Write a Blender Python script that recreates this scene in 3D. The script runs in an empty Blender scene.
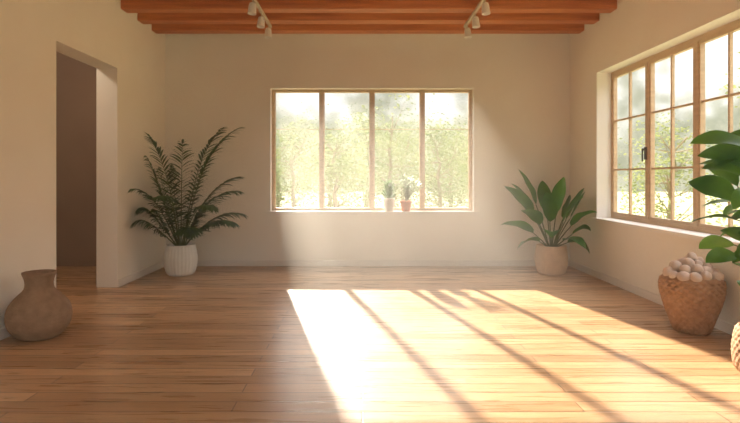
import bpy, bmesh, math, random
from mathutils import Vector, Matrix, Quaternion
random.seed(7)
S=bpy.context.scene
HAZE=True

# ---------------------------------------------------------------- materials
def lin(c):
    return tuple(((v/255)/12.92 if v/255<=0.04045 else ((v/255+0.055)/1.055)**2.4) for v in c)+(1,)
def mat(name,c1,c2=None,rough=0.6,scale=6,bump=0.0,bscale=40,spec=0.5,stretch=(1,1,1),transl=0.0,detail=4):
    m=bpy.data.materials.new(name); m.use_nodes=True
    nt=m.node_tree; N=nt.nodes; L=nt.links
    b=N['Principled BSDF']; b.inputs['Roughness'].default_value=rough
    b.inputs['Specular IOR Level'].default_value=spec
    tc=N.new('ShaderNodeTexCoord'); mp=N.new('ShaderNodeMapping'); mp.inputs['Scale'].default_value=stretch
    L.new(tc.outputs['Object'],mp.inputs['Vector'])
    n=N.new('ShaderNodeTexNoise'); n.inputs['Scale'].default_value=scale; n.inputs['Detail'].default_value=detail
    L.new(mp.outputs[0],n.inputs['Vector'])
    r=N.new('ShaderNodeValToRGB'); r.color_ramp.elements[0].position=.3; r.color_ramp.elements[1].position=.7
    r.color_ramp.elements[0].color=lin(c1); r.color_ramp.elements[1].color=lin(c2 or c1)
    L.new(n.outputs['Fac'],r.inputs['Fac']); L.new(r.outputs[0],b.inputs['Base Color'])
    if bump>0:
        n2=N.new('ShaderNodeTexNoise'); n2.inputs['Scale'].default_value=bscale; n2.inputs['Detail'].default_value=5
        L.new(mp.outputs[0],n2.inputs['Vector'])
        bp=N.new('ShaderNodeBump'); bp.inputs['Strength'].default_value=bump; bp.inputs['Distance'].default_value=.01
        L.new(n2.outputs['Fac'],bp.inputs['Height']); L.new(bp.outputs[0],b.inputs['Normal'])
    if transl>0:
        t=N.new('ShaderNodeBsdfTranslucent'); L.new(r.outputs[0],t.inputs['Color'])
        mx=N.new('ShaderNodeMixShader'); mx.inputs[0].default_value=transl
        L.new(b.outputs[0],mx.inputs[1]); L.new(t.outputs[0],mx.inputs[2])
        L.new(mx.outputs[0],N['Material Output'].inputs['Surface'])
    return m

M_wall=mat('plaster_warm',(240,232,219),(244,237,225),.85,2.5,.12,60,.2)
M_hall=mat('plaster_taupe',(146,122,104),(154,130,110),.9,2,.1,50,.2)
M_trim=mat('trim_paint',(228,220,210),(232,224,214),.5,3)
M_reveal=mat('reveal_paint',(238,233,225),(242,237,230),.6,3)
M_frame=mat('window_wood',(198,168,134),(216,188,154),.5,5,stretch=(1,1,6))
M_beam=mat('beam_wood',(176,100,58),(212,136,84),.55,5,.15,30,.4,stretch=(.35,5,5))
M_ceil=mat('ceiling_paint',(240,222,196),(242,226,200),.9,3)
M_whitepot=mat('ceramic_white',(226,220,212),(234,230,222),.55,12,.1,60)
M_tanpot=mat('ceramic_tan',(206,174,140),(220,190,156),.6,12,.15,60)
M_vase=mat('stoneware_brown',(132,106,84),(158,130,104),.8,18,.35,90,.3)
M_basket=mat('woven_basket',(144,106,76),(176,138,104),.75,25,.4,120,.3)
M_nut=mat('dried_gourd',(188,164,148),(216,194,176),.7,14,.2,50,.3)
M_terra=mat('terracotta',(186,104,60),(200,118,74),.75,14,.1,60)
M_soil=mat('soil',(52,36,24),(84,60,40),.95,40,.6,80,.1)
M_palm=mat('palm_leaf',(48,76,42),(86,112,58),.45,5,transl=.3)
M_leaf=mat('broad_leaf',(58,100,40),(106,146,58),.35,4,transl=.32)
M_leaf2=mat('rubber_leaf',(46,94,30),(106,152,44),.3,4,transl=.42)
M_succ=mat('succulent_leaf',(84,120,60),(120,150,80),.5,20,transl=.2)
M_stem=mat('plant_stem',(84,96,48),(112,112,62),.6,20)
M_lamp=mat('lamp_white_metal',(236,230,220),(240,236,228),.4,5)
M_rail=mat('rail_metal',(206,190,168),(214,200,180),.4,5)
M_metal=mat('dark_bronze',(60,48,38),(72,58,46),.4,10)
M_grass=mat('garden_grass',(122,124,84),(148,144,104),.95,3)
M_tree=mat('tree_foliage',(108,120,76),(146,148,98),.7,1.5,transl=.42,spec=.1)
M_bark=mat('tree_bark',(130,114,92),(156,138,112),.9,8,.3,30,.1)

def glass():
    m=bpy.data.materials.new('window_glass'); m.use_nodes=True
    nt=m.node_tree; N=nt.nodes; L=nt.links; N.remove(N['Principled BSDF'])
    t=N.new('ShaderNodeBsdfTransparent'); g=N.new('ShaderNodeBsdfGlossy'); g.inputs['Roughness'].default_value=.02
    mx=N.new('ShaderNodeMixShader'); mx.inputs[0].default_value=.04
    L.new(t.outputs[0],mx.inputs[1]); L.new(g.outputs[0],mx.inputs[2]); L.new(mx.outputs[0],N['Material Output'].inputs['Surface'])
    return m
M_glass=glass()

def floor_mat():
    m=bpy.data.materials.new('oak_planks'); m.use_nodes=True
    nt=m.node_tree; N=nt.nodes; L=nt.links; b=N['Principled BSDF']
    tc=N.new('ShaderNodeTexCoord')
    br=N.new('ShaderNodeTexBrick'); L.new(tc.outputs['Object'],br.inputs['Vector'])
    br.inputs['Scale'].default_value=1; br.inputs['Brick Width'].default_value=1.9; br.inputs['Row Height'].default_value=.13
    br.inputs['Mortar Size'].default_value=.0035; br.inputs['Mortar Smooth'].default_value=.3; br.inputs['Bias'].default_value=0
    br.offset=.37; br.offset_frequency=2
    br.inputs['Color1'].default_value=lin((168,130,92)); br.inputs['Color2'].default_value=lin((208,169,128)); br.inputs['Mortar'].default_value=lin((92,62,40))
    mp=N.new('ShaderNodeMapping'); mp.inputs['Scale'].default_value=(.6,9,1); L.new(tc.outputs['Object'],mp.inputs['Vector'])
    n=N.new('ShaderNodeTexNoise'); n.inputs['Scale'].default_value=3; n.inputs['Detail'].default_value=8; n.inputs['Distortion'].default_value=.8
    L.new(mp.outputs[0],n.inputs['Vector'])
    r=N.new('ShaderNodeValToRGB'); r.color_ramp.elements[0].position=.32; r.color_ramp.elements[1].position=.68
    r.color_ramp.elements[0].color=(.76,.71,.66,1); r.color_ramp.elements[1].color=(1.05,1.05,1.04,1)
    L.new(n.outputs['Fac'],r.inputs['Fac'])
    mx=N.new('ShaderNodeMix'); mx.data_type='RGBA'; mx.blend_type='MULTIPLY'; mx.inputs[0].default_value=.85
    L.new(br.outputs['Color'],mx.inputs[6]); L.new(r.outputs[0],mx.inputs[7]); L.new(mx.outputs[2],b.inputs['Base Color'])
    mr=N.new('ShaderNodeMapRange'); mr.inputs['To Min'].default_value=.2; mr.inputs['To Max'].default_value=.38
    L.new(n.outputs['Fac'],mr.inputs['Value']); L.new(mr.outputs[0],b.inputs['Roughness'])
    bp=N.new('ShaderNodeBump'); bp.inputs['Strength'].default_value=.35; bp.inputs['Distance'].default_value=.002; bp.invert=True
    L.new(br.outputs['Fac'],bp.inputs['Height'])
    L.new(bp.outputs[0],b.inputs['Normal'])
    return m
M_floor=floor_mat()

# ---------------------------------------------------------------- mesh helpers
def obj_from_bm(name,bm,m,parent=None,smooth=False,loc=(0,0,0)):
    me=bpy.data.meshes.new(name); bm.to_mesh(me); bm.free()
    o=bpy.data.objects.new(name,me); S.collection.objects.link(o); o.location=loc
    if isinstance(m,(list,tuple)):
        for k in m: me.materials.append(k)
    else: me.materials.append(m)
    if smooth:
        for p in me.polygons: p.use_smooth=True
    if parent: o.parent=parent
    return o
def empty(name,loc):
    e=bpy.data.objects.new(name,None); e.location=loc; e.empty_display_size=.1; S.collection.objects.link(e); return e
def bbox(bm,a,b,mi=0):
    vs=[bm.verts.new((x,y,z)) for x in (a[0],b[0]) for y in (a[1],b[1]) for z in (a[2],b[2])]
    for f in ((0,1,3,2),(4,6,7,5),(0,4,5,1),(2,3,7,6),(0,2,6,4),(1,5,7,3)):
        fc=bm.faces.new([vs[i] for i in f]); fc.material_index=mi
def boxes(name,lst,m,parent=None,bevel=0):
    bm=bmesh.new()
    for a,b in lst: bbox(bm,a,b)
    bmesh.ops.recalc_face_normals(bm,faces=bm.faces)
    o=obj_from_bm(name,bm,m,parent)
    if bevel:
        md=o.modifiers.new('bevel','BEVEL'); md.width=bevel; md.segments=2
    return o
def lathe(name,prof,m,parent=None,n=64,fn=None,loc=(0,0,0),caps=True):
    bm=bmesh.new(); rings=[]
    for (r,z) in prof:
        ring=[]
        for i in range(n):
            a=2*math.pi*i/n; rr=r
            if fn: rr=fn(r,z,a)
            ring.append(bm.verts.new((rr*math.cos(a),rr*math.sin(a),z)))
        rings.append(ring)
    for k in range(len(rings)-1):
        for i in range(n):
            bm.faces.new((rings[k][i],rings[k][(i+1)%n],rings[k+1][(i+1)%n],rings[k+1][i]))
    if caps:
        bm.faces.new(rings[0][::-1]); bm.faces.new(rings[-1])
    bmesh.ops.recalc_face_normals(bm,faces=bm.faces)
    return obj_from_bm(name,bm,m,parent,True,loc)
def smoothprof(pts,k=6):
    out=[]
    P=[pts[0]]+list(pts)+[pts[-1]]
    for i in range(1,len(P)-2):
        p0,p1,p2,p3=P[i-1],P[i],P[i+1],P[i+2]
        for j in range(k):
            t=j/k
            out.append(tuple(.5*((2*p1[d])+(-p0[d]+p2[d])*t+(2*p0[d]-5*p1[d]+4*p2[d]-p3[d])*t*t+(-p0[d]+3*p1[d]-3*p2[d]+p3[d])*t**3) for d in (0,1)))
    out.append(pts[-1]); return out
def tube(bm,pts,r0,r1,n=6,mi=0):
    prev=None
    for k,p in enumerate(pts):
        t=(pts[min(k+1,len(pts)-1)]-pts[max(k-1,0)]).normalized()
        u=t.cross(Vector((0,0,1)) if abs(t.z)<.9 else Vector((1,0,0))).normalized(); v=t.cross(u)
        r=r0+(r1-r0)*k/(len(pts)-1)
        ring=[bm.verts.new(p+u*r*math.cos(2*math.pi*i/n)+v*r*math.sin(2*math.pi*i/n)) for i in range(n)]
        if prev:
            for i in range(n):
                f=bm.faces.new((prev[i],prev[(i+1)%n],ring[(i+1)%n],ring[i])); f.material_index=mi
        prev=ring
def leaf(bm,p0,d,length,width,droop=.6,roll=0,n=10,fold=.25,peak=.45,mi=0,wave=0):
    """blade growing from p0 in direction d, bending down with gravity"""
    d=d.normalized(); p=p0.copy(); rows=[]
    for k in range(n+1):
        t=k/n
        side=d.cross(Vector((0,0,1)))
        if side.length<.05: side=Vector((1,0,0))
        side.normalize(); side=Quaternion(d,roll)@side
        nor=side.cross(d).normalized()
        w=width*.5*(math.sin(math.pi*t**(math.log(.5)/math.log(peak)))**.75 if 0<t<1 else 0)
        w=max(w,.0015)
        wv=wave*math.sin(t*14+length*30)
        rows.append([bm.verts.new(p+side*w*s+nor*(abs(s)*w*fold+(wv*w*abs(s)))) for s in (-1,-.5,0,.5,1)])
        d=(d+Vector((0,0,-1))*droop/n).normalized()
        p=p+d*length/n
    for k in range(n):
        for i in range(4):
            f=bm.faces.new((rows[k][i],rows[k][i+1],rows[k+1][i+1],rows[k+1][i])); f.material_index=mi
def softclampx(bm,lim,side,band=.25,ox=0):
    for v in bm.verts:
        x=(v.co.x+ox)*side; L=lim*side   # keep x<L
        if x>L-band:
            x=L-band*math.exp(-(x-(L-band))/band); v.co.x=x*side-ox
def softclampy(bm,lim,band,oy):
    for v in bm.verts:
        y=v.co.y+oy
        if y>lim-band: v.co.y=lim-band*math.exp(-(y-(lim-band))/band)-oy

# ---------------------------------------------------------------- room
XL,XR,YB,ZC=-2.81,2.97,7.6,3.34
YR=-1.6   # rear end of modelled room
boxes('floor',[((-4.6,YR,-.12),(3.22,7.82,0))],M_floor)
boxes('ceiling',[((-4.6,YR,ZC),(3.22,7.82,ZC+.12))],M_ceil)
wx0,wx1,wz0,wz1=-1.31,1.60,.78,2.54
boxes('wall_back',[((XL-.24,YB,0),(wx0,YB+.2,ZC)),((wx1,YB,0),(XR+.25,YB+.2,ZC)),((wx0,YB,0),(wx1,YB+.2,wz0)),((wx0,YB,wz1),(wx1,YB+.2,ZC))],M_wall)
dy0,dy1,dz=4.89,6.11,2.52
boxes('wall_left',[((XL-.24,YR,0),(XL,dy0,ZC)),((XL-.24,dy1,0),(XL,YB,ZC)),((XL-.24,dy0,dz),(XL,dy1,ZC))],M_wall)
ry0,ry1,rz0,rz1=2.45,6.73,.75,2.59
boxes('wall_right',[((XR,YR,0),(XR+.25,ry0,ZC)),((XR,ry1,0),(XR+.25,YB,ZC)),((XR,ry0,0),(XR+.25,ry1,rz0)),((XR,ry0,rz1),(XR+.25,ry1,ZC))],M_wall)
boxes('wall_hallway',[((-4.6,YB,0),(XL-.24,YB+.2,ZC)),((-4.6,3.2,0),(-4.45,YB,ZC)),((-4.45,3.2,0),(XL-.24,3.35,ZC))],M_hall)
bh,bt=.085,.016
boxes('baseboard_back',[((XL+bt,YB-bt,0),(XR-bt,YB,bh))],M_trim,bevel=.003)
boxes('baseboard_left',[((XL,dy1,0),(XL+bt,YB,bh)),((XL,YR,0),(XL+bt,dy0,bh))],M_trim,bevel=.003)
boxes('baseboard_right',[((XR-bt,YR,0),(XR,YB,bh))],M_trim,bevel=.003)
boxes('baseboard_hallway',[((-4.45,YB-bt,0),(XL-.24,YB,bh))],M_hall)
# added fill light with an invented shade, brightens the dim hallway
e=empty('hallway_fill_light',(-3.85,5.4,ZC))
lathe('fill_shade',[(.02,-.09),(.10,-.08),(.15,-.045),(.16,-.0),(.14,0.0)],M_lamp,e,32)
hl=bpy.data.lights.new('fill_point','POINT'); ho=bpy.data.objects.new('fill_point',hl); S.collection.objects.link(ho); ho.parent=e; ho.location=(0,0,-.18)
hl.energy=22; hl.color=(1,.87,.72); hl.shadow_soft_size=.08

zb=3.227
for i,y in enumerate([7.10,6.65,6.19,5.71,5.23,4.75,4.27,3.79,3.31,2.83,2.35,1.87,1.39,.91,.43,-.05,-.53,-1.01]):
    boxes('ceiling_beam' ,[((XL,y,zb),(XR,y+.17,ZC))],M_beam,bevel=.006)

# ---------------------------------------------------------------- windows
w=empty('window_1',((wx0+wx1)/2,7.72,wz0))
def W1(a,b): 
    o=w.location; return ((a[0]-o.x,a[1]-o.y,a[2]-o.z),(b[0]-o.x,b[1]-o.y,b[2]-o.z))
fy0,fy1=7.69,7.76
L=[]
ft=.045
L+=[W1((wx0,fy0,wz0),(wx0+ft,fy1,wz1)),W1((wx1-ft,fy0,wz0),(wx1,fy1,wz1)),W1((wx0+ft,fy0,wz1-ft),(wx1-ft,fy1,wz1)),W1((wx0+ft,fy0,wz0),(wx1-ft,fy1,wz0+ft))]
mull=[wx0+(wx1-wx0)*k/4 for k in (1,2,3)]
for x in mull: L.append(W1((x-.028,fy0,wz0+ft),(x+.028,fy1,wz1-ft)))
boxes('frame',L,M_frame,w,.004)
L=[];edges=[wx0+ft]+mull+[wx1-ft]
for i in range(4):
    a=edges[i]+(.028 if i else 0); b=edges[i+1]-(.028 if i<3 else 0)
    L+=[W1((a,7.72,1.960),(b,7.735,1.969)),W1((a,7.71,wz0+ft),(a+.012,7.745,wz1-ft)),W1((b-.012,7.71,wz0+ft),(b,7.745,wz1-ft))]
boxes('glazing_bars',L,M_frame,w)
boxes('glass',[W1((wx0+ft,7.727,wz0+ft),(wx1-ft,7.729,wz1-ft))],M_glass,w)
boxes('sill_board',[W1((wx0-.06,7.55,wz0-.035),(wx1+.06,7.6,wz0+.004)),W1((wx0+.001,7.6,wz0),(wx1-.001,fy0,wz0+.004))],M_reveal,w,.003)
rv=.004
boxes('reveal_lining',[W1((wx0,7.597,wz0),(wx0+rv,fy0,wz1)),W1((wx1-rv,7.597,wz0),(wx1,fy0,wz1)),W1((wx0,7.597,wz1-rv),(wx1,fy0,wz1))],M_reveal,w)
w2=empty('window_2',(3.15,(ry0+ry1)/2,rz0))
def W2(a,b):
    o=w2.location; return ((a[0]-o.x,a[1]-o.y,a[2]-o.z),(b[0]-o.x,b[1]-o.y,b[2]-o.z))
gx0,gx1=3.15,3.21
nP=5; pw=(ry1-ry0)/nP
L=[W2((gx0,ry0,rz0),(gx1,ry0+.04,rz1)),W2((gx0,ry1-.04,rz0),(gx1,ry1,rz1)),W2((gx0,ry0+.04,rz1-.05),(gx1,ry1-.04,rz1)),W2((gx0,ry0+.04,rz0),(gx1,ry1-.04,rz0+.05))]
for k in range(1,nP):
    y=ry0+pw*k; L.append(W2((gx0-.005,y-.03,rz0+.05),(gx1,y+.03,rz1-.05)))
boxes('frame',L,M_frame,w2,.004)
L=[]
for k in range(nP):
    a=ry0+pw*k+.03; b=ry0+pw*(k+1)-.03
    m_=(a+b)/2
    L+=[W2((gx0+.006,a,rz0+.05),(gx1-.006,a+.025,rz1-.05)),W2((gx0+.006,b-.025,rz0+.05),(gx1-.006,b,rz1-.05)),
        W2((gx0+.006,a+.025,rz0+.05),(gx1-.006,b-.025,rz0+.08)),W2((gx0+.006,a+.025,rz1-.08),(gx1-.006,b-.025,rz1-.05)),
        W2((gx0+.015,m_-.011,rz0+.08),(gx1-.015,m_+.011,rz1-.08))]
    for z in (1.36,1.97):
        L.append(W2((gx0+.018,a+.025,z-.010),(gx1-.018,b-.025,z+.010)))
boxes('sashes',L,M_frame,w2)
boxes('glass',[W2((3.179,ry0+.04,rz0+.05),(3.181,ry1-.04,rz1-.05))],M_glass,w2)
boxes('sill_board',[W2((2.92,ry0-.03,rz0-.035),(XR,ry1+.05,rz0+.004)),W2((XR,ry0+.001,rz0),(gx0,ry1-.001,rz0+.004))],M_reveal,w2,.003)
boxes('reveal_lining',[W2((XR-.003,ry1-rv,rz0),(gx0,ry1,rz1)),W2((XR-.003,ry0,rz0),(gx0,ry0+rv,rz1)),W2((XR-.003,ry0,rz1-rv),(gx0,ry1,rz1))],M_reveal,w2)
yl=ry0+pw*4+.03
boxes('latch',[W2((3.125,yl-.03,1.46),(3.147,yl-.005,1.60)),W2((3.10,yl-.028,1.56),(3.125,yl-.008,1.585)),W2((3.095,yl-.026,1.44),(3.108,yl-.010,1.585))],M_metal,w2,.003)

# ---------------------------------------------------------------- garden
boxes('garden_ground',[((-45,7.85,-.5),(45,60,-.3)),((3.3,-20,-.5),(45,7.85,-.3))],M_grass)
def tree_mesh(seed,h):
    random.seed(seed); bm=bmesh.new()
    pts=[Vector((random.uniform(-.06,.06)*k,random.uniform(-.06,.06)*k,h*.8*k/6)) for k in range(7)]
    tube(bm,pts,.09,.02,7,1)
    cl=[]
    for i in range(34):
        t=random.uniform(.08,1); b=pts[min(int(t*6),6)]
        a=random.uniform(0,6.28); el=random.uniform(.0,1.1); l=random.uniform(.5,1.4)*(1.25-t*.6)
        q=b+Vector((math.cos(a)*math.cos(el),math.sin(a)*math.cos(el),math.sin(el)))*l
        if q.z>h: q.z=h-random.random()*.3
        tube(bm,[b,b.lerp(q,.5)+Vector((0,0,-.06)),q],.02,.005,5,1); cl.append((q,random.uniform(.35,.65)))
    for q,r in cl:
        for j in range(85):
            v=Vector((random.gauss(0,1),random.gauss(0,1),random.gauss(0,.8)))*r*.6
            p=q+v; 
            if p.z<.1: continue
            n=Vector((random.gauss(0,1),random.gauss(0,1),random.gauss(0,1))).normalized()
            u=n.cross(Vector((0.3,.2,1))).normalized(); w_=n.cross(u); s=random.uniform(.03,.06)
            vs=[bm.verts.new(p+u*s),bm.verts.new(p+w_*s*.55),bm.verts.new(p-u*s),bm.verts.new(p-w_*s*.55)]
            bm.faces.new(vs)
    me=bpy.data.meshes.new('garden_tree'); bm.to_mesh(me); bm.free(); me.materials.append(M_tree); me.materials.append(M_bark); return me
meshes=[tree_mesh(31,4.0),tree_mesh(52,3.6),tree_mesh(77,3.2)]
random.seed(4)
spots=[(-4.6,19.5),(-2.6,20.5),(-.9,19.2),(1.2,21),(2.9,19.8),(4.9,20.8),(-3.6,23),(.2,24),(4,24),(-6.8,21.5),(2,26),(-1.6,26),(-5.4,25.5),(5.8,26),
       (9.5,16.5),(11,13.5),(9.8,11.2),(11.8,9),(10,7.2),(12,5),(10.5,3),(13.5,11.5),(14,7.5),(13,15.5)]
for i,(x,y) in enumerate(spots):
    o=bpy.data.objects.new('garden_tree',meshes[i%3]); S.collection.objects.link(o)
    o.location=(x,y,-.3); o.rotation_euler=(0,0,random.uniform(0,6.28)); s=random.uniform(1.05,1.3); o.scale=(s,s,s)

# ---------------------------------------------------------------- track lights
def track(X):
    e=empty('track_light',(X,6.25,zb))
    boxes('rail',[((-.018,-.75,-.032),(.018,.62,-.0005))],M_rail,e,.003)
    for i,dy in enumerate((-.5,0,.47)):
        bm=bmesh.new(); tube(bm,[Vector((0,dy,-.03)),Vector((0,dy,-.085))],.009,.009,8)
        bmesh.ops.recalc_face_normals(bm,faces=bm.faces); obj_from_bm('stem_%d'%i,bm,M_rail,e)
        o=lathe('lamp_head_%d'%i,[(.020,.0),(.034,-.004),(.040,-.03),(.046,-.115),(.047,-.12),(.041,-.118),(.03,-.06),(.01,-.055)],M_lamp,e,32,loc=(0,dy,-.08))
        o.rotation_euler=(math.radians(-6),math.radians(4 if X<0 else -4),0)
track(-1.18); track(1.33)

# ---------------------------------------------------------------- pots
def pot(e,m,rb,rm,rt,h,fn=None,n=96,soil=True,th=.018):
    prof=smoothprof([(rb,0),(rb+(rm-rb)*.55,h*.12),(rm,h*.5),(rt+.3*(rm-rt),h*.85),(rt,h)],6)
    prof=prof+[(rt-th*.3,h+.006),(rt-th,h),(rt-th,h-.06)]
    lathe('pot',prof,m,e,n,fn)
    if soil:
        lathe('soil',[(.01,h-.03),(rt*.5,h-.025),(rt-th-.001,h-.04)],M_soil,e,32,caps=False)

# ---- palm in ribbed white pot
random.seed(11)
PX,PY=-2.36,6.93
e=empty('potted_palm',(PX,PY,0))
def rib(r,z,a): return r*(1+.012*math.cos(a*28)) if z<.385 else r
pot(e,M_whitepot,.15,.212,.185,.39,rib,n=168)
bm=bmesh.new()
def frond(bm,az,el,length,droop,base=Vector((0,0,.34)),lw=.25):
    d=Vector((math.cos(az)*math.cos(el),math.sin(az)*math.cos(el),math.sin(el)))
    p=base+Vector((math.cos(az),math.sin(az),0))*.03; pts=[p.copy()]; dirs=[d.copy()]
    n=34
    out=Vector((math.cos(az),math.sin(az),0))
    for k in range(n):
        t=k/n
        d=(d+(Vector((0,0,-1))+out*.35)*droop*(t**1.1)*2/n).normalized(); p=p+d*length/n
        pts.append(p.copy()); dirs.append(d.copy())
    tube(bm,pts,.009,.002,5,1)
    sideh=Vector((-math.sin(az),math.cos(az),0))
    for k in range(8,n+1):
        t=(k-8)/(n-8)
        ll=lw*(math.sin(math.pi*(.16+.76*t))**.6)*random.uniform(.9,1.08)
        d=dirs[k]; up=sideh.cross(d)*-1
        if up.z<0: up=-up
        for s in (-1,1):
            ld=(sideh*s*(.9-.35*t)+d*(.6+.5*t)+up*.05).normalized()
            leaf(bm,pts[k],ld,ll,.034,droop=.6+random.random()*.4,n=4,fold=.1,peak=.35,roll=random.uniform(-.5,.5))
    leaf(bm,pts[-1],dirs[-1],lw*.5,.03,n=3)
# azimuth, elevation, length, droop
specs=[(-.15,1.15,1.1,1.3),(.5,1.2,1.2,1.1),(-.8,1.05,1.05,1.5),(-1.5,1.1,1.15,1.4),(-2.1,1.12,1.2,1.3),(-2.6,1.0,1.05,1.5),
       (2.8,1.25,1.3,1.1),(.9,1.4,1.7,.95),(-1.2,1.42,1.4,.9),(2.2,1.3,1.3,1.1),(-2.9,1.3,1.4,1.1),
       (-.4,.8,.9,1.2),(-2.35,.8,.95,1.2),(-1.1,.75,.85,1.3),(-.05,1.38,1.72,1.1),(.2,.9,.9,1.2),(3.1,.95,.9,1.1),
       (-2.0,1.4,1.5,.9)]
for a in specs: frond(bm,a[0],a[1],a[2]*1.02,a[3])
softclampx(bm,XL+.03,-1,.3,PX); softclampy(bm,YB-.03,.25,PY)
obj_from_bm('fronds',bm,[M_palm,M_stem],e,True)

# ---- broad leaved plant in tan pot
PX,PY=2.49,7.0
e=empty('potted_bird_of_paradise',(PX,PY,0))
pot(e,M_tanpot,.155,.212,.19,.37)
bm=bmesh.new()
def pleaf(bm,az,el,pl,ll,lwid,droop,base,roll=0,fold=.3):
    d=Vector((math.cos(az)*math.cos(el),math.sin(az)*math.cos(el),math.sin(el)))
    p=base+Vector((math.cos(az),math.sin(az),0))*.03; pts=[p.copy()]
    for k in range(6):
        d=(d+Vector((math.cos(az),math.sin(az),-.3))*.03).normalized(); p=p+d*pl/6; pts.append(p.copy())
    tube(bm,pts,.009,.005,6,1)
    leaf(bm,p,d,ll,lwid,droop,roll,12,fold,.42,wave=.06)
for a in [(-1.6,1.35,.5,.55,.22,.5,.3),(-.2,1.2,.45,.52,.2,.7,-.3),(3.3,1.2,.5,.55,.2,.7,.4),(-2.4,1.0,.42,.5,.2,.9,.2),(-.9,1.0,.4,.5,.21,.9,-.2),
          (-3.0,.85,.3,.48,.18,.9,.5),(-.4,.8,.3,.45,.18,1.0,-.4),(-1.9,.8,.3,.44,.2,1.2,0),(-1.2,.65,.24,.4,.18,1.3,.1),(1.5,1.3,.5,.52,.2,.5,0),
          (2.4,1.25,.5,.52,.19,.6,.6),(.6,1.15,.45,.48,.19,.7,-.5),(-2.7,.6,.2,.4,.16,1.3,.4),(-.7,.55,.2,.4,.17,1.4,-.5),(3.0,1.4,.6,.52,.2,.4,.2),(-1.3,1.15,.42,.52,.21,.7,.8),(-2.0,1.25,.4,.5,.2,.5,-.3),(-.5,1.3,.42,.5,.2,.5,.4)]:
    pleaf(bm,a[0],a[1],a[2],a[3],a[4],a[5],Vector((0,0,.33)),a[6])
softclampx(bm,XR-.03,1,.25,PX); softclampy(bm,YB-.03,.25,PY)
obj_from_bm('leaves',bm,[M_leaf,M_stem],e,True)

# ---- foreground rubber plant, mostly outside the frame
random.seed(9)
PX,PY=2.61,3.36
e=empty('potted_rubber_plant',(PX,PY,0))
def weave(r,z,a): return r*(1+.02*math.sin(a*30+math.floor(z/.03)*math.pi)*abs(math.sin(z/.03*math.pi)))
prof=smoothprof([(.17,0),(.215,.04),(.228,.15),(.215,.26),(.20,.30)],14)+[(.19,.305),(.18,.30),(.18,.24)]
lathe('pot',prof,M_basket,e,180,weave)
lathe('soil',[(.01,.27),(.1,.272),(.179,.262)],M_soil,e,32,caps=False)
bm=bmesh.new()
stems=[[Vector((0,0,.25)),Vector((0,-.02,.6)),Vector((-.03,0,1.0)),Vector((-.06,.02,1.46))],
       [Vector((.05,.04,.25)),Vector((.08,.06,.6)),Vector((.07,.12,1.0)),Vector((.06,.14,1.5))],
       [Vector((-.04,.05,.25)),Vector((-.08,.1,.5)),Vector((-.10,.12,.8)),Vector((-.12,.12,1.15))]]
for si,st in enumerate(stems):
    P=[]
    for i in range(len(st)-1):
        for j in range(5): P.append(st[i].lerp(st[i+1],j/5))
    P.append(st[-1]); tube(bm,P,.014,.006,8,1)
    nl=(12,11,8)[si]
    for k in range(nl):
        t=.40+.60*k/(nl-1); i=min(int(t*(len(P)-1)),len(P)-2); p=P[i].lerp(P[i+1],t*(len(P)-1)-i)
        az=math.pi+random.choice((-1,1))*random.uniform(0,1.6) ; el=random.uniform(.25,.85)
        d=Vector((math.cos(az)*math.cos(el),math.sin(az)*math.cos(el),math.sin(el)))
        q=p+d*.07; tube(bm,[p,q],.005,.004,5,1)
        sc=.72 if p.z<1.02 else 1.0
        leaf(bm,q,d,random.uniform(.32,.40)*sc,random.uniform(.13,.17)*(.5+.5*sc),random.uniform(.7,1.3),random.uniform(-.9,.9),12,.22,.5,wave=.05)
softclampx(bm,XR-.04,1,.2,PX)
obj_from_bm('leaves',bm,[M_leaf2,M_stem],e,True)

# ---- left stoneware vase
e=empty('stoneware_vase',(-2.56,4.22,0))
prof=smoothprof([(.13,0),(.165,.02),(.215,.09),(.232,.17),(.215,.25),(.165,.32),(.115,.37),(.10,.41),(.105,.46),(.122,.505)],8)+[(.120,.513),(.110,.512),(.095,.47),(.088,.41),(.1,.36),(.02,.3)]
def vfn(r,z,a): return r+.0016*math.sin(z*420)+.0012*math.sin(a*46+z*60)*math.sin(z*180)
lathe('vessel',prof,M_vase,e,128,vfn)

# ---- right textured vase with dried gourds
e=empty('textured_vase',(2.70,4.36,0))
ctrl=[(.115,0),(.135,.02),(.17,.12),(.208,.24),(.232,.35),(.228,.42),(.205,.455)]
prof=smoothprof(ctrl,20)+[(.2,.462),(.188,.455),(.185,.40),(.02,.38)]
def dia(r,z,a):
    if z>.435 : return r
    k=abs(math.sin(a*11+z*62))*abs(math.sin(a*11-z*62))
    return r*(1+.075*k-.03)
lathe('vessel',prof,M_basket,e,300,dia)
bm=bmesh.new()
random.seed(21)
pts=[]
for ring,(rr,zz,cnt) in enumerate([(.175,.475,13),(.12,.52,9),(.06,.565,5),(0,.60,1),(.10,.45,6)]):
    for i in range(cnt):
        a=2*math.pi*(i+.5*(ring%2))/cnt+random.uniform(-.12,.12)
        pts.append((Vector((rr*math.cos(a),rr*math.sin(a),zz+random.uniform(-.012,.012))),random.uniform(.038,.052)))
for p,r in pts:
    res=bmesh.ops.create_icosphere(bm,subdivisions=3,radius=r)
    ax=Quaternion(Vector((random.random(),random.random(),random.random())).normalized(),random.random()*3)
    ph=random.random()*6
    for v in res['verts']:
        c=v.co.copy(); a=math.atan2(c.y,c.x)
        c*=1+.04*math.cos(5*a+ph)*(1-abs(c.z/r)); c.z*=.9
        v.co=ax@c+p
for v in bm.verts:
    if v.co.x+2.70>2.95: v.co.x=2.95-2.70
obj_from_bm('dried_gourds',bm,M_nut,e,True)

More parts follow.
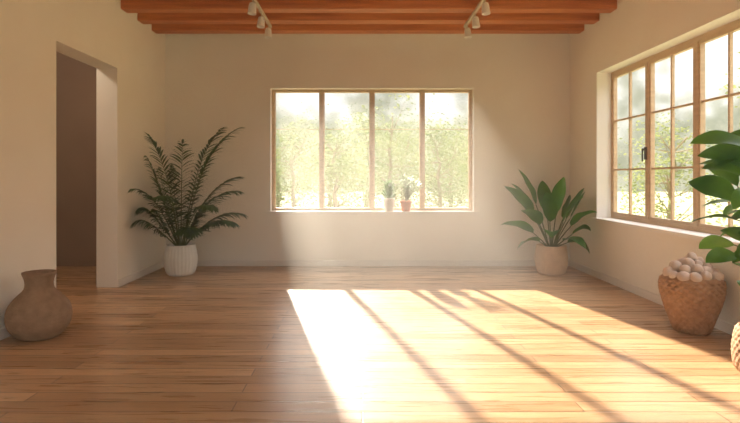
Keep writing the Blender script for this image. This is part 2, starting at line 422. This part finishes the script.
# ---- sill succulent
zs=wz0+.004
e=empty('potted_succulent',(.385,7.61,zs))
lathe('pot',[(.058,0),(.064,.005),(.080,.15),(.085,.155),(.085,.185),(.078,.186),(.074,.175),(.072,.16)],M_whitepot,e,48)
lathe('soil',[(.005,.165),(.072,.162)],M_soil,e,24,caps=False)
bm=bmesh.new(); random.seed(5)
for i in range(80):
    az=i*2.4; h=.16+.23*(i/80); rr=.05*(1-.6*i/80); el=random.uniform(.6,1.2)
    p=Vector((math.cos(az)*rr,math.sin(az)*rr*.7,h))
    d=Vector((math.cos(az)*math.cos(el),.6*math.sin(az)*math.cos(el),math.sin(el)))
    leaf(bm,p,d,random.uniform(.08,.11)*(1.1-.3*i/80),.04,.1,random.uniform(-.5,.5),6,.35,.5)
for k in range(5):
    a=k*1.256; tube(bm,[Vector((.01*math.cos(a),.01*math.sin(a),.16)),Vector((.03*math.cos(a),.03*math.sin(a),.36))],.010,.006,5)
softclampx(bm,.385+.115,1,.04,.385)
obj_from_bm('leaves',bm,M_succ,e,True)
# ---- sill seedling in terracotta
e=empty('potted_seedling',(.63,7.61,zs))
lathe('pot',[(.055,0),(.060,.004),(.074,.115),(.083,.117),(.085,.15),(.078,.152),(.074,.145),(.071,.12)],M_terra,e,48)
lathe('soil',[(.005,.132),(.072,.128)],M_soil,e,24,caps=False)
bm=bmesh.new()
for i in range(17):
    u=(i/16)*2-1
    sx=-.085+ (u+1)/2*.33
    tip=Vector((sx,random.uniform(-.04,.03),.54-.7*max(0,sx)**1.2-random.uniform(0,.12)))
    b0=Vector((0,0,.12)); P=[b0.lerp(tip,t)+Vector((0,0,.06*math.sin(t*math.pi))) for t in [k/7 for k in range(8)]]
    tube(bm,P,.005,.003,5,1)
    for k in range(3,8):
        for s in (-1,1):
            leaf(bm,P[k],Vector((s*.6,random.uniform(-.3,.3),.7)),.05,.022,.3,0,4,.2)
softclampx(bm,.63-.12,-1,.03,.63)
obj_from_bm('leaves',bm,[M_succ,M_stem],e,True)

# ---------------------------------------------------------------- haze in the room air
if HAZE:
    m=bpy.data.materials.new('sunlit_air'); m.use_nodes=True; N=m.node_tree.nodes; N.remove(N['Principled BSDF'])
    v=N.new('ShaderNodeVolumeScatter'); v.inputs['Density'].default_value=.040; v.inputs['Anisotropy'].default_value=.62; v.inputs['Color'].default_value=(1,.96,.88,1)
    m.node_tree.links.new(v.outputs[0],N['Material Output'].inputs['Volume'])
    boxes('air_haze',[((-1.45,-1.0,.002),(1.68,7.50,2.98))],m)

# ---------------------------------------------------------------- world
wd=bpy.data.worlds.new('World'); S.world=wd; wd.use_nodes=True
nt=wd.node_tree; N=nt.nodes; Lk=nt.links; N.clear()
out=N.new('ShaderNodeOutputWorld'); bg=N.new('ShaderNodeBackground'); Lk.new(bg.outputs[0],out.inputs[0])
tc=N.new('ShaderNodeTexCoord'); sp=N.new('ShaderNodeSeparateXYZ'); Lk.new(tc.outputs['Generated'],sp.inputs[0])
def noise(sc,det,stretch=(1,1,1)):
    mp=N.new('ShaderNodeMapping'); mp.inputs['Scale'].default_value=stretch; Lk.new(tc.outputs['Generated'],mp.inputs[0])
    n=N.new('ShaderNodeTexNoise'); n.inputs['Scale'].default_value=sc; n.inputs['Detail'].default_value=det; n.inputs['Roughness'].default_value=.65
    Lk.new(mp.outputs[0],n.inputs['Vector']); return n.outputs['Fac']
def math_(op,a,b):
    m=N.new('ShaderNodeMath'); m.operation=op
    for i,v in enumerate((a,b)):
        if v is None: continue
        if isinstance(v,(int,float)): m.inputs[i].default_value=v
        else: Lk.new(v,m.inputs[i])
    return m.outputs[0]
def rng(v,a,b,c,d):
    m=N.new('ShaderNodeMapRange'); m.interpolation_type='SMOOTHSTEP'; Lk.new(v,m.inputs[0])
    for i,x in enumerate((a,b,c,d)): m.inputs[i+1].default_value=x
    return m.outputs[0]
def mixc(f,a,b):
    m=N.new('ShaderNodeMix'); m.data_type='RGBA'; Lk.new(f,m.inputs[0]) 
    for i,v in ((6,a),(7,b)):
        if isinstance(v,tuple): m.inputs[i].default_value=v
        else: Lk.new(v,m.inputs[i])
    return m.outputs[2]
n1=noise(7,3,(1,1,1.1)); n2=noise(26,5)
z=sp.outputs['Z']
treeline=math_('ADD',math_('MULTIPLY',n1,.5),-.10)
f1=rng(math_('SUBTRACT',math_('ADD',treeline,math_('MULTIPLY',math_('SUBTRACT',n2,.5),.14)),z),-.05,.07,0,1)
leafmix=mixc(rng(n2,.38,.62,0,1),(.36,.37,.26,1),(.54,.53,.40,1))
skycol=mixc(rng(z,.15,.8,0,1),(1.1,1.07,.98,1),(3.0,3.0,3.05,1))
col=mixc(f1,skycol,leafmix)
Lk.new(col,bg.inputs[0]); bg.inputs[1].default_value=1.0

sun=bpy.data.lights.new('sun','SUN'); so=bpy.data.objects.new('sun',sun); S.collection.objects.link(so)
sun.energy=17; sun.angle=.022; sun.color=(1,.89,.73)
so.rotation_euler=Vector((.24,-1,-.495)).to_track_quat('-Z','Y').to_euler(); so.location=(-2,12,6)

# ---------------------------------------------------------------- camera
cam=bpy.data.cameras.new('camera'); co=bpy.data.objects.new('camera',cam); S.collection.objects.link(co)
co.location=(0,0,1.257); co.rotation_euler=(math.radians(90),0,0)
cam.sensor_width=36; cam.lens=532/740*36; cam.shift_x=8/740; cam.shift_y=-33.5/740; cam.clip_start=.05
S.camera=co
S.view_settings.view_transform='Standard'
S.view_settings.look='None'
S.view_settings.exposure=0.75
